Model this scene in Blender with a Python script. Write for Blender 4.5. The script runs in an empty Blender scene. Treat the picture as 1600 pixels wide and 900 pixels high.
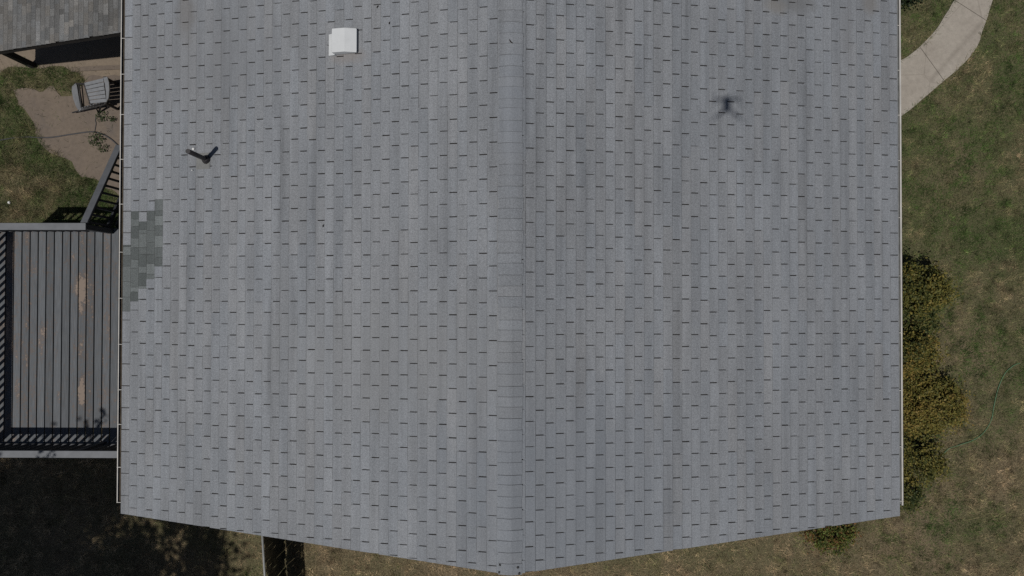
import bpy, math, random
import numpy as np
from mathutils import Matrix, Vector

random.seed(7)
RNG = np.random.default_rng(7)
sc = bpy.context.scene
C = sc.collection

# ------------------------------------------------------------------ camera
RIDGE_Z = 4.80
CAM = Vector((0.1322, 0.0, RIDGE_Z + 10.5286))
CAM_ROT = (0.0144, 0.0114, 0.0016)
F_PX = 1237.0
cam_data = bpy.data.cameras.new('camera')
cam_data.sensor_width = 36.0
cam_data.lens = F_PX / 1600 * 36.0
cam_data.clip_start = 0.05
cam_data.clip_end = 2000
cam = bpy.data.objects.new('camera', cam_data)
cam.location = CAM
cam.rotation_euler = CAM_ROT
C.objects.link(cam)
sc.camera = cam

# ------------------------------------------------------------------ sun and sky
SUN_DIR = Vector((0.258, 0.251, -1.0)).normalized()      # the way the light travels
sun_data = bpy.data.lights.new('sun', 'SUN')
sun_data.energy = 4.9
sun_data.angle = math.radians(0.53)
sun_data.color = (1.0, 0.965, 0.91)
sun = bpy.data.objects.new('sun', sun_data)
sun.rotation_euler = SUN_DIR.to_track_quat('-Z', 'Y').to_euler()
sun.location = (-8, -8, 30)
C.objects.link(sun)
world = bpy.data.worlds.new('World')
sc.world = world
world.use_nodes = True
wn = world.node_tree.nodes
sky = wn.new('ShaderNodeTexSky')
sky.sky_type = 'NISHITA'
sky.sun_disc = False
sky.sun_elevation = math.asin(-SUN_DIR.z)
sky.sun_rotation = math.atan2(-SUN_DIR.x, -SUN_DIR.y)
wn['Background'].inputs['Strength'].default_value = 0.05
world.node_tree.links.new(sky.outputs[0], wn['Background'].inputs['Color'])
sc.view_settings.view_transform = 'Standard'
sc.view_settings.look = 'None'
sc.view_settings.gamma = 1.0
sc.view_settings.exposure = -0.75
sc.cycles.use_denoising = False
sc.cycles.max_bounces = 6

# ------------------------------------------------------------------ helpers
CAM_M = Matrix.Rotation(CAM_ROT[2], 3, 'Z') @ Matrix.Rotation(CAM_ROT[1], 3, 'Y') @ Matrix.Rotation(CAM_ROT[0], 3, 'X')

def at(x, y, z):
    """world point at height z that a photo pixel (1600x900) looks at"""
    d = CAM_M @ Vector(((x - 800) / F_PX, -(y - 450) / F_PX, -1.0))
    t = (z - CAM.z) / d.z
    return CAM + d * t

WORLD_LOC = {}

def link(o, parent=None, loc=(0, 0, 0)):
    C.objects.link(o)
    loc = Vector(loc)
    o.location = loc
    WORLD_LOC[o.name] = loc
    if parent is not None:
        o.parent = parent
        o.matrix_parent_inverse = Matrix.Translation(-WORLD_LOC[parent.name])
    return o

def tag(o, label=None, cat=None, group=None, kind=None):
    if label: o['label'] = label
    if cat: o['category'] = cat
    if group: o['group'] = group
    if kind: o['kind'] = kind
    return o

def thing(name, label, cat, loc, group=None):
    o = bpy.data.objects.new(name, None)
    o.empty_display_size = 0.2
    link(o, None, loc)
    return tag(o, label, cat, group)

class MB:
    """collects faces of one mesh; every face carries a colour (tone, asphalt, free)"""
    def __init__(s):
        s.v, s.f, s.c, s.sm = [], [], [], []
    def poly(s, pts, col=(1, 0, 0), smooth=False):
        i = len(s.v)
        s.v += [tuple(p) for p in pts]
        s.f.append(tuple(range(i, i + len(pts))))
        s.c.append(col); s.sm.append(smooth)
    def box(s, a, b, col=(1, 0, 0)):
        x0, y0, z0 = a; x1, y1, z1 = b
        p = [(x0,y0,z0),(x1,y0,z0),(x1,y1,z0),(x0,y1,z0),(x0,y0,z1),(x1,y0,z1),(x1,y1,z1),(x0,y1,z1)]
        s.hexa(p, col)
    def hexa(s, p, col=(1, 0, 0)):
        i = len(s.v); s.v += [tuple(q) for q in p]
        for f in ((0,3,2,1),(4,5,6,7),(0,1,5,4),(1,2,6,5),(2,3,7,6),(3,0,4,7)):
            s.f.append(tuple(i + k for k in f)); s.c.append(col); s.sm.append(False)
    def bar(s, a, b, w, h, up=(0, 0, 1), col=(1, 0, 0)):
        """square bar from a to b; w across, h along up"""
        a = Vector(a); b = Vector(b); d = (b - a).normalized()
        side = d.cross(Vector(up))
        if side.length < 1e-4: side = d.cross(Vector((1, 0, 0)))
        side.normalize(); u = side.cross(d)
        q = []
        for c in (a, b):
            q += [c - side*w/2 - u*h/2, c + side*w/2 - u*h/2, c + side*w/2 + u*h/2, c - side*w/2 + u*h/2]
        s.hexa(q, col)
    def tube(s, pts, r, n=8, col=(1, 0, 0), caps=True):
        pts = [Vector(p) for p in pts]
        rr = r if isinstance(r, (list, tuple)) else [r] * len(pts)
        base = len(s.v)
        for k, p in enumerate(pts):
            d = (pts[min(k+1, len(pts)-1)] - pts[max(k-1, 0)]).normalized()
            ref = Vector((0, 0, 1)) if abs(d.z) < 0.9 else Vector((1, 0, 0))
            e1 = d.cross(ref).normalized(); e2 = d.cross(e1)
            for j in range(n):
                a = 2*math.pi*j/n
                s.v.append(tuple(p + e1*math.cos(a)*rr[k] + e2*math.sin(a)*rr[k]))
        for k in range(len(pts) - 1):
            for j in range(n):
                s.f.append((base+k*n+j, base+k*n+(j+1)%n, base+(k+1)*n+(j+1)%n, base+(k+1)*n+j))
                s.c.append(col); s.sm.append(True)
        if caps:
            s.f.append(tuple(base+j for j in range(n))[::-1]); s.c.append(col); s.sm.append(False)
            m = base + (len(pts)-1)*n
            s.f.append(tuple(m+j for j in range(n))); s.c.append(col); s.sm.append(False)
    def build(s, name, mat, parent=None, origin=None, bevel=0):
        arr = np.array(s.v, dtype=float)
        if origin is None:
            origin = Vector((arr[:, 0].mean(), arr[:, 1].mean(), arr[:, 2].min()))
        o3 = Vector(origin)
        me = bpy.data.meshes.new(name)
        me.from_pydata((arr - np.array(o3)).tolist(), [], s.f)
        at_ = me.color_attributes.new('col', 'FLOAT_COLOR', 'CORNER')
        n = np.array([len(f) for f in s.f])
        cc = np.repeat(np.c_[np.array(s.c, dtype=np.float32), np.ones(len(s.c))], n, axis=0).astype(np.float32)
        at_.data.foreach_set('color', cc.ravel())
        me.polygons.foreach_set('use_smooth', np.array(s.sm, dtype=bool))
        me.materials.append(mat)
        o = bpy.data.objects.new(name, me)
        link(o, parent, o3)
        if bevel:
            b = o.modifiers.new('bevel', 'BEVEL'); b.width = bevel; b.segments = 2; b.limit_method = 'ANGLE'
        return o

def np_mesh(name, V, F, col, mat, parent=None, origin=(0, 0, 0)):
    """many small faces at once: V (n,3), F (m,k), col per vertex (n,3)"""
    me = bpy.data.meshes.new(name)
    V = V - np.array(origin)
    k = F.shape[1]
    me.vertices.add(len(V)); me.vertices.foreach_set('co', V.astype(np.float32).ravel())
    me.loops.add(F.size); me.loops.foreach_set('vertex_index', F.astype(np.int32).ravel())
    me.polygons.add(len(F))
    me.polygons.foreach_set('loop_start', np.arange(0, F.size, k, dtype=np.int32))
    me.update(calc_edges=True)
    a = me.color_attributes.new('col', 'FLOAT_COLOR', 'POINT')
    a.data.foreach_set('color', np.c_[col, np.ones(len(col))].astype(np.float32).ravel())
    me.materials.append(mat)
    o = bpy.data.objects.new(name, me)
    return link(o, parent, origin)

LAT = {}
def vnoise(x, y, scale, seed=0):
    """smooth 2-D value noise 0..1"""
    if seed not in LAT: LAT[seed] = np.random.default_rng(1000 + seed).random((256, 256))
    L = LAT[seed]
    x = np.asarray(x) * scale + 57.3; y = np.asarray(y) * scale + 91.7
    xi = np.floor(x).astype(int); yi = np.floor(y).astype(int)
    fx = x - xi; fy = y - yi
    fx = fx*fx*(3-2*fx); fy = fy*fy*(3-2*fy)
    g = lambda a, b: L[a % 256, b % 256]
    return (g(xi,yi)*(1-fx)+g(xi+1,yi)*fx)*(1-fy) + (g(xi,yi+1)*(1-fx)+g(xi+1,yi+1)*fx)*fy

# ------------------------------------------------------------------ materials
class NT:
    def __init__(s, name, rough=0.8, spec=0.3):
        s.m = bpy.data.materials.new(name); s.m.use_nodes = True
        s.t = s.m.node_tree; s.n = s.t.nodes
        s.b = s.n['Principled BSDF']
        s.b.inputs['Roughness'].default_value = rough
        s.b.inputs['Specular IOR Level'].default_value = spec
        s.geo = s.n.new('ShaderNodeNewGeometry')
    def l(s, a, b): s.t.links.new(a, b)
    def pos(s, scale=(1, 1, 1), loc=(0, 0, 0)):
        m = s.n.new('ShaderNodeMapping'); m.inputs['Scale'].default_value = scale; m.inputs['Location'].default_value = loc
        s.l(s.geo.outputs['Position'], m.inputs['Vector']); return m.outputs[0]
    def noise(s, scale, detail=3, rough=0.55, vec=None):
        k = s.n.new('ShaderNodeTexNoise'); k.inputs['Scale'].default_value = scale
        k.inputs['Detail'].default_value = detail; k.inputs['Roughness'].default_value = rough
        s.l(vec if vec is not None else s.geo.outputs['Position'], k.inputs['Vector']); return k.outputs['Fac']
    def ramp(s, fac, stops):
        r = s.n.new('ShaderNodeValToRGB'); e = r.color_ramp.elements
        while len(e) < len(stops): e.new(0.5)
        for q, (p, c) in zip(e, stops): q.position = p; q.color = (*c, 1) if len(c) == 3 else c
        s.l(fac, r.inputs[0]); return r.outputs[0]
    def rng(s, fac, a, b, c, d):
        r = s.n.new('ShaderNodeMapRange')
        for i, q in enumerate((a, b, c, d)): r.inputs[1+i].default_value = q
        s.l(fac, r.inputs[0]); return r.outputs[0]
    def math(s, op, a, b):
        k = s.n.new('ShaderNodeMath'); k.operation = op
        for i, q in enumerate((a, b)):
            if isinstance(q, (int, float)): k.inputs[i].default_value = q
            else: s.l(q, k.inputs[i])
        return k.outputs[0]
    def mix(s, fac, a, b, mode='MIX'):
        k = s.n.new('ShaderNodeMix'); k.data_type = 'RGBA'; k.blend_type = mode
        for i, q in ((0, fac), (6, a), (7, b)):
            if isinstance(q, (int, float)): k.inputs[i].default_value = q
            elif isinstance(q, tuple): k.inputs[i].default_value = (*q, 1)
            else: s.l(q, k.inputs[i])
        return k.outputs[2]
    def scale_col(s, col, fac):
        k = s.n.new('ShaderNodeVectorMath'); k.operation = 'SCALE'
        if isinstance(col, tuple): k.inputs[0].default_value = col
        else: s.l(col, k.inputs[0])
        s.l(fac, k.inputs['Scale']); return k.outputs[0]
    def attr(s):
        a = s.n.new('ShaderNodeAttribute'); a.attribute_name = 'col'
        p = s.n.new('ShaderNodeSeparateColor'); s.l(a.outputs['Color'], p.inputs[0])
        return a.outputs['Color'], p.outputs[0], p.outputs[1], p.outputs[2]
    def bump(s, h, strength=0.3, dist=0.01):
        k = s.n.new('ShaderNodeBump'); k.inputs['Strength'].default_value = strength; k.inputs['Distance'].default_value = dist
        s.l(h, k.inputs['Height']); s.l(k.outputs[0], s.b.inputs['Normal'])
    def out(s, col):
        s.l(col, s.b.inputs['Base Color']); return s.m
    def spot(s, cx, cy, rx, ry, soft=1.0, wob=6.0):
        """blotch of a stain round (cx, cy): 1 inside, 0 outside, ragged edge"""
        v = s.pos((1/rx, 1/ry, 0), (-cx/rx, -cy/ry, 0))
        le = s.n.new('ShaderNodeVectorMath'); le.operation = 'LENGTH'; s.l(v, le.inputs[0])
        d = s.math('ADD', le.outputs['Value'], s.rng(s.noise(wob, 4), 0, 1, -0.6, 0.6))
        return s.rng(d, 1.0 - soft*0.5, 1.0 + soft*0.5, 1, 0)

def m_shingle(name, base, base2, grain=0.5, stains=False):
    k = NT(name, 0.92, 0.15)
    col, tone, asph, tint = k.attr()
    g1 = k.noise(62, 3, 0.75); g2 = k.noise(210, 1, 0.6); st = k.noise(1.0, 4, 0.6, k.pos((7, 0.45, 2)))
    lg = k.noise(0.55, 4, 0.6)
    c = k.mix(tint, base, base2)
    v = k.math('MULTIPLY', k.rng(g1, 0.3, 0.7, 1-grain*0.30, 1+grain*0.30), k.rng(g2, 0.2, 0.8, 1-grain*0.5, 1+grain*0.5))
    v = k.math('MULTIPLY', v, k.rng(st, 0.3, 0.7, 0.85, 1.10))
    v = k.math('MULTIPLY', v, k.rng(lg, 0.3, 0.7, 0.95, 1.05))
    s2 = k.noise(1.0, 3, 0.55, k.pos((5.5, 0.28, 1), (3.1, 1.7, 0)))
    v = k.math('MULTIPLY', v, k.rng(s2, 0.54, 0.68, 1.0, 0.86))
    v = k.math('MULTIPLY', v, tone)
    c = k.scale_col(c, v)
    if stains:
        for px, py, z, rx, ry, col2, amt in stains:
            p = at(px, py, z)
            c = k.mix(k.math('MULTIPLY', k.spot(p.x, p.y, rx, ry), amt), c, col2)
    c = k.mix(asph, c, (0.016, 0.0135, 0.012))
    k.bump(g1, 0.3, 0.004)
    return k.out(c)

M = {}
M['shingle'] = m_shingle('grey_shingle_granules', (0.205, 0.218, 0.237), (0.214, 0.221, 0.233), 0.85, [
    (295, 25, 3.5, 0.14, 0.35, (0.125, 0.112, 0.10), 0.5),
    (1238, 2, 3.8, 0.35, 0.14, (0.13, 0.13, 0.13), 0.55),
    (1212, 12, 3.8, 0.16, 0.1, (0.22, 0.20, 0.175), 0.35),
    (1362, 2, 3.5, 0.12, 0.16, (0.16, 0.15, 0.14), 0.6),
    (545, 88, 4.2, 0.22, 0.10, (0.225, 0.20, 0.185), 0.5),
    (800, 170, 4.8, 0.18, 0.9, (0.19, 0.207, 0.235), 0.4),
    (860, 760, 4.6, 1.6, 1.3, (0.17, 0.188, 0.215), 0.4),
    (620, 560, 4.3, 1.7, 0.8, (0.215, 0.22, 0.225), 0.30),
    (330, 80, 3.8, 1.0, 0.7, (0.162, 0.166, 0.174), 0.4),
    (1325, 45, 3.6, 0.1, 0.45, (0.15, 0.15, 0.155), 0.35),
])
M['shingle_new'] = m_shingle('charcoal_patch_granules', (0.094, 0.105, 0.105), (0.158, 0.172, 0.174), 1.0)
M['shingle_old'] = m_shingle('weathered_brown_grey_granules', (0.133, 0.136, 0.138), (0.134, 0.128, 0.120), 1.2)

def m_paint(name, base, rough=0.5, spec=0.4, var=0.06, scale=3.0):
    k = NT(name, rough, spec)
    v = k.rng(k.noise(scale, 5, 0.6), 0.3, 0.7, 1-var, 1+var)
    return k.out(k.scale_col(base, v))

M['white'] = m_paint('white_painted_metal', (0.55, 0.565, 0.575), 0.45, 0.4, 0.04, 8)
M['gutter_white'] = m_paint('chalky_white_gutter', (0.43, 0.415, 0.39), 0.55, 0.4, 0.16, 5)
M['gutter_in'] = m_paint('gutter_silt', (0.058, 0.048, 0.037), 0.95, 0.1, 0.4, 9)
M['gutter_grey'] = m_paint('grey_gutter_floor', (0.16, 0.165, 0.165), 0.8, 0.2, 0.25, 9)
M['siding'] = m_paint('tan_siding', (0.32, 0.28, 0.23), 0.7, 0.3, 0.08, 4)
M['fascia'] = m_paint('brown_fascia_paint', (0.075, 0.06, 0.05), 0.7, 0.3, 0.15, 5)
M['black_wood'] = m_paint('dark_stained_wood', (0.028, 0.026, 0.026), 0.7, 0.3, 0.3, 12)
M['plywood'] = m_paint('roof_sheathing', (0.05, 0.045, 0.04), 0.9, 0.1, 0.2, 5)
M['pipe'] = m_paint('black_plastic_pipe', (0.022, 0.020, 0.022), 0.5, 0.4, 0.2, 20)
M['flash'] = m_paint('grey_lead_flashing', (0.165, 0.168, 0.165), 0.7, 0.3, 0.2, 14)
M['tar'] = m_paint('roofing_tar', (0.010, 0.010, 0.010), 0.6, 0.4, 0.2, 20)
M['matte'] = m_paint('matte_white', (0.7, 0.7, 0.68), 0.6, 0.3, 0.1, 20)
M['galv'] = m_paint('galvanised_steel', (0.23, 0.235, 0.23), 0.45, 0.5, 0.12, 14)
M['screen'] = m_paint('dark_green_fence_slat', (0.014, 0.018, 0.016), 0.32, 0.6, 0.4, 25)
M['wire'] = m_paint('dull_wire', (0.04, 0.042, 0.042), 0.5, 0.5, 0.2, 14)
M['chair'] = m_paint('grey_weathered_plastic', (0.19, 0.197, 0.21), 0.36, 0.5, 0.12, 14)
M['hose_green'] = m_paint('pale_green_hose', (0.10, 0.20, 0.11), 0.5, 0.4, 0.1, 10)
M['hose_grey'] = m_paint('grey_rubber_cable', (0.055, 0.055, 0.06), 0.6, 0.3, 0.2, 10)
M['drone'] = m_paint('dark_grey_drone_shell', (0.05, 0.05, 0.055), 0.5, 0.5, 0.05, 10)
M['bark'] = m_paint('tree_bark', (0.07, 0.05, 0.035), 0.9, 0.2, 0.35, 9)
M['twig'] = m_paint('dead_twig', (0.03, 0.022, 0.016), 0.9, 0.2, 0.3, 20)

def m_deck():
    k = NT('worn_grey_deck_paint', 0.75, 0.3)
    col, tone, a, t = k.attr()
    gr = k.noise(1.0, 5, 0.65, k.pos((70, 3, 20)))
    base = k.scale_col((0.098, 0.106, 0.116), k.rng(gr, 0.3, 0.7, 0.70, 1.25))
    wear = k.noise(1.0, 5, 0.7, k.pos((8, 2.6, 9)))
    fine = k.noise(26, 4, 0.7)
    w = k.math('ADD', k.math('ADD', k.math('MULTIPLY', wear, 0.75), k.math('MULTIPLY', k.rng(fine, 0.25, 0.75, 0, 1), 0.36)), k.math('MULTIPLY', t, 0.13))
    for px, py, rx, ry, amt in ((126, 448, .10, .20, .24), (128, 476, .07, .16, .16), (128, 612, .06, .24, .22), (138, 445, .07, .45, .10),
                                (16, 405, .08, .30, .20), (14, 505, .07, .50, .16), (66, 528, .09, .45, .12), (28, 610, .06, .18, .13), (152, 612, .07, .20, .10), (112, 408, .06, .2, .10)):
        p = at(px, py, 1.1)
        w = k.math('ADD', w, k.math('MULTIPLY', k.spot(p.x, p.y, rx, ry, 0.9, 9), amt))
    c = k.mix(k.rng(w, 0.64, 0.75, 0, 0.7), base, (0.118, 0.092, 0.078))
    c = k.mix(k.rng(w, 0.79, 0.84, 0, 0.9), c, (0.235, 0.185, 0.150))
    sp = k.noise(60, 2, 0.5)
    c = k.mix(k.rng(sp, 0.70, 0.76, 0, 0.7), c, (0.04, 0.035, 0.03))
    k.bump(gr, 0.35, 0.004)
    return k.out(k.scale_col(c, tone))
M['deck'] = m_deck()
M['rail'] = m_paint('grey_rail_paint', (0.125, 0.132, 0.145), 0.6, 0.35, 0.14, 7)
M['rail_dark'] = m_paint('dark_grey_rail_paint', (0.040, 0.042, 0.048), 0.6, 0.35, 0.2, 9)

def m_concrete(name, a, b, cscale=1.0):
    k = NT(name, 0.9, 0.2)
    n1 = k.noise(1.3*cscale, 5, 0.6); n2 = k.noise(14, 4, 0.65); n3 = k.noise(90, 2, 0.6)
    c = k.mix(k.rng(n1, 0.3, 0.7, 0, 1), a, b)
    v = k.math('MULTIPLY', k.rng(n2, 0.3, 0.7, 0.88, 1.1), k.rng(n3, 0.3, 0.7, 0.9, 1.1))
    k.bump(n3, 0.2, 0.004)
    return k, k.scale_col(c, v)
k, c = m_concrete('pale_concrete_walk', (0.335, 0.305, 0.265), (0.285, 0.255, 0.22))
ring = k.n.new('ShaderNodeTexVoronoi'); ring.inputs['Scale'].default_value = 0.9; ring.feature = 'DISTANCE_TO_EDGE'
k.l(k.geo.outputs['Position'], ring.inputs['Vector'])
c = k.mix(k.rng(ring.outputs['Distance'], 0.0, 0.012, 0.35, 0), c, (0.15, 0.13, 0.11))
M['walk'] = k.out(c)
k, c = m_concrete('tan_patio_concrete', (0.168, 0.135, 0.106), (0.135, 0.110, 0.092), 0.8)
blot = k.noise(2.2, 5, 0.65)
c = k.mix(k.rng(blot, 0.55, 0.75, 0, 0.5), c, (0.09, 0.085, 0.085))
M['patio'] = k.out(c)
k, c = m_concrete('pale_tan_step', (0.205, 0.165, 0.125), (0.17, 0.138, 0.108), 1.2)
M['step'] = k.out(c)

def m_ground():
    k = NT('dry_lawn_thatch', 0.95, 0.1)
    big = k.noise(0.55, 4, 0.6); mid = k.noise(4.5, 5, 0.65); fin = k.noise(38, 4, 0.7); vf = k.noise(120, 2, 0.6)
    sy = k.n.new('ShaderNodeSeparateXYZ'); k.l(k.geo.outputs['Position'], sy.inputs[0])
    dry = k.mix(k.rng(mid, 0.3, 0.7, 0, 1), (0.185, 0.140, 0.090), (0.110, 0.088, 0.058))
    grn = k.mix(k.rng(mid, 0.3, 0.7, 0, 1), (0.050, 0.066, 0.026), (0.074, 0.080, 0.038))
    c = k.mix(k.math('ADD', k.rng(big, 0.35, 0.65, 0.05, 0.6), k.rng(sy.outputs['Y'], -3.5, 1.0, 0.0, 0.35)), dry, grn)
    v = k.math('MULTIPLY', k.rng(fin, 0.3, 0.7, 0.4, 1.6), k.rng(vf, 0.25, 0.75, 0.6, 1.4))
    k.bump(fin, 0.6, 0.03)
    return k.out(k.scale_col(c, v))
M['ground'] = m_ground()

def m_leaf(name, trans=0.3, rough=0.6):
    k = NT(name, rough, 0.25)
    col, *_ = k.attr()
    tr = k.n.new('ShaderNodeBsdfTranslucent'); k.l(col, tr.inputs[0])
    mx = k.n.new('ShaderNodeMixShader'); mx.inputs[0].default_value = trans
    o = k.n['Material Output']
    k.l(k.b.outputs[0], mx.inputs[1]); k.l(tr.outputs[0], mx.inputs[2]); k.l(mx.outputs[0], o.inputs['Surface'])
    return k.out(col)
M['leaf'] = m_leaf('leaf', 0.25)
M['grass'] = m_leaf('grass_blade', 0.2, 0.8)

# ------------------------------------------------------------------ ground
g = MB(); R = 400
g.poly([(-R, -R, 0), (R, -R, 0), (R, R, 0), (-R, R, 0)])
tag(g.build('ground', M['ground'], origin=(0, 0, 0)), kind='structure')

def sheet(name, pts, z0, z1, mat, parent=None):
    m = MB(); n = len(pts)
    m.poly([(p[0], p[1], z1) for p in pts])
    for i in range(n):
        a, b = pts[i], pts[(i+1) % n]
        m.poly([(a[0], a[1], z0), (b[0], b[1], z0), (b[0], b[1], z1), (a[0], a[1], z1)])
    o = m.build(name, mat, parent)
    return o

def ccw(p):
    a = sum(p[i][0]*p[(i+1) % len(p)][1] - p[(i+1) % len(p)][0]*p[i][1] for i in range(len(p)))
    return p if a > 0 else p[::-1]

def ground_poly(pxs, z=0.0):
    return ccw([tuple(at(x, y, z)[:2]) for x, y in pxs])

def rough_edge(pts, step=0.06, amp=0.03):
    out = []
    for i in range(len(pts)):
        a = np.array(pts[i]); b = np.array(pts[(i+1) % len(pts)]); d = b - a; L = np.linalg.norm(d)
        n = max(1, int(L/step)); nn = np.array([-d[1], d[0]])/max(L, 1e-6)
        for j in range(n):
            p = a + d*j/n
            out.append(tuple(p + nn*(vnoise(p[0], p[1], 5, 3) - 0.5)*2*amp*2))
    return out

# curved concrete walk: one slab between each pair of joints
walk_L = [(1530, -75), (1510, -35), (1491, 0), (1476, 25), (1462, 47), (1437, 73), (1420, 87), (1405, 95), (1380, 104), (1345, 112)]
walk_R = [(1556, -75), (1555, -35), (1551, 0), (1541, 32), (1527, 72), (1503, 102), (1475, 126), (1447, 150), (1410, 180), (1350, 212)]
walk = MB()
walk_polys = []
sidewalk = None
cuts = [0, 3, 5, 7, 9]
def spline(px, z, sub, amp=.03):
    P = [at(x, y, z) for x, y in px]; out = []
    for i in range(len(P)-1):
        p0, p1, p2, p3 = P[max(i-1, 0)], P[i], P[i+1], P[min(i+2, len(P)-1)]
        for j in range(sub):
            t = j/sub
            q = 0.5*((2*p1)+(p2-p0)*t+(2*p0-5*p1+4*p2-p3)*t*t+(3*p1-p0-3*p2+p3)*t**3)
            out.append(q + Vector((1, 1, 0))*(amp*(float(vnoise(q.x, q.y, 7, 4))-.5) if j else 0))
    return out + [P[-1]]
WL_ = spline(walk_L, 0.03, 4); WR_ = spline(walk_R, 0.03, 4, .075)
# joint pairs follow the photo: (1491,0)-(1541,32) and (1437,73)-(1475,126)
pairs = [((0, 0), (8, 12)), ((8, 12), (20, 24)), ((20, 24), (36, 36))]
root_walk = None
for (a0, b0), (a1, b1) in pairs:
    L = WL_[a0:a1+1]; Rr = WR_[b0:b1+1]
    def shrink(seq, at_end, d=0.006):
        seq = [s.copy() for s in seq]
        if at_end: seq[-1] = seq[-1] + (seq[-2]-seq[-1]).normalized()*d
        else: seq[0] = seq[0] + (seq[1]-seq[0]).normalized()*d
        return seq
    for e in (0, 1): L = shrink(L, e); Rr = shrink(Rr, e)
    poly = ccw([tuple(p[:2]) for p in L] + [tuple(p[:2]) for p in Rr[::-1]])
    walk_polys.append(poly)
full = ccw([tuple(p[:2]) for p in WL_] + [tuple(p[:2]) for p in WR_[::-1]])
sidewalk = sheet('sidewalk', full, 0.0, 0.012, M['twig'])
tag(sidewalk, kind='structure')
for poly in walk_polys:
    sheet('slab', poly, 0.004, 0.034, M['walk'], sidewalk)

# dusty patio slab and the strip of paving under the patio roof
patio_px = [(26, 141), (62, 138), (118, 146), (132, 132), (140, 121), (205, 116), (260, 116), (260, 330), (200, 320), (172, 300), (150, 280), (128, 276), (112, 262), (100, 246), (72, 226), (58, 200), (42, 180), (28, 165)]
patio_poly = ground_poly(patio_px)
patio = sheet('patio', rough_edge(patio_poly, 0.08, 0.05), 0.0, 0.012, M['patio']); tag(patio, kind='structure')
strip_px = [(-60, 60), (-60, 116), (-5, 118), (14, 108), (48, 106), (80, 106), (118, 107), (128, 116), (136, 126), (150, 121), (260, 116), (260, -60), (-60, -60)]
strip_poly = ground_poly(strip_px)
paving = sheet('paving', rough_edge(strip_poly, 0.1, 0.03), 0.0, 0.008, M['step']); tag(paving, kind='structure')
stp = ground_poly([(112, 105.5), (112, 112.5), (260, 105), (260, 98)])
tag(sheet('paving_step', stp, 0.008, 0.03, M['patio']), kind='structure')

# ------------------------------------------------------------------ the house
Y_S, Y_N = -3.651, 7.6          # ridge ends
XL, XR = -6.030, 5.885          # gutter lips
TAN = 0.25
COS = 1/math.sqrt(1+TAN*TAN); SIN = TAN*COS
PROW_L, PROW_R = 0.3865/6.005, 0.414/5.853
TAB, EXPO = 0.333, 0.1415
house = thing('house', 'low house with a wide grey shingle gable roof filling the middle', 'house', (0, 2.0, 0))

def slope_pt(side, u, v, n):
    """u down the slope from the ridge, v = world Y, n above the sheathing"""
    x = side*(u*COS + n*SIN); z = RIDGE_Z - 0.02 - u*SIN + n*COS
    return (x, v, z)

def v_end(side, u):
    return Y_S + (PROW_L if side < 0 else PROW_R)*u*COS
def v_top(side, u):
    return Y_N - (PROW_L if side < 0 else PROW_R)*u*COS

L_SL = {-1: (abs(XL)-0.078)/COS, 1: (XR-0.066)/COS}
# sheathing
rf = MB()
for s in (-1, 1):
    L = L_SL[s] - 0.03; T = 0.09
    P = lambda u, v, n: slope_pt(s, u, v, n)
    a = [P(0.0, v_end(s, 0)+0.03, -T), P(L, v_end(s, L)+0.03, -T), P(L, v_top(s, L)-0.03, -T), P(0.0, v_top(s, 0)-0.03, -T)]
    b = [P(0.0, v_end(s, 0)+0.03, -0.002), P(L, v_end(s, L)+0.03, -0.002), P(L, v_top(s, L)-0.03, -0.002), P(0.0, v_top(s, 0)-0.03, -0.002)]
    if s > 0: rf.hexa(a + b)
    else: rf.hexa([a[1], a[0], a[3], a[2], b[1], b[0], b[3], b[2]])
roof = rf.build('roof', M['plywood'], house)

# patch of newer shingles near the left eave, course -> (pixel y from, to, tone, tint)
pz = lambda y: 280 + y/3.75
PATCH = {
 0: [(255+130, 396, .62, 0), (396, 446, 1.0, .8), (446, 510, .86, .1), (510, 600, .92, .65), (600, 690, .96, .7), (690, 775, .92, .62)],
 1: [(188, 235, .82, 0), (235, 276, 1.0, .55), (276, 346, .80, 0), (346, 400, 1.02, .6), (400, 470, .86, 0.05), (470, 521, 1.0, .6), (521, 632, .98, .35), (632, 660, 1.12, .9), (660, 716, .80, 0)],
 2: [(248, 295, .80, 0), (295, 320, .98, .4), (320, 400, 1.02, .55), (400, 440, .92, .3), (440, 511, .80, .05), (511, 550, 1.02, .6), (550, 625, .74, 0), (625, 642, 1.05, .8)],
 3: [(185, 240, .82, .1), (240, 300, .92, .3), (300, 370, .96, .4), (370, 440, .94, .3), (440, 495, .82, .2), (495, 556, 1.1, .95), (556, 585, .95, .55)],
 4: [(118, 186, .9, .6), (186, 215, .86, .2), (215, 272, 1.12, .95), (272, 330, .9, .25), (330, 400, 1.12, .9), (400, 460, .92, .25), (460, 511, .84, .1)],
}
def patch_range(side, k):
    if side > 0 or k not in PATCH: return None
    u = L_SL[-1] - (k+0.5)*EXPO
    x = -(u*COS); z = slope_pt(-1, u, 0, 0)[2]
    Yof = lambda py: at(200, py, z).y
    seg = [(Yof(pz(b)), Yof(pz(a)), .94 + (t-.94)*.65, .38 + (q-.38)*.72) for a, b, t, q in PATCH[k]]
    return seg

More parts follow.
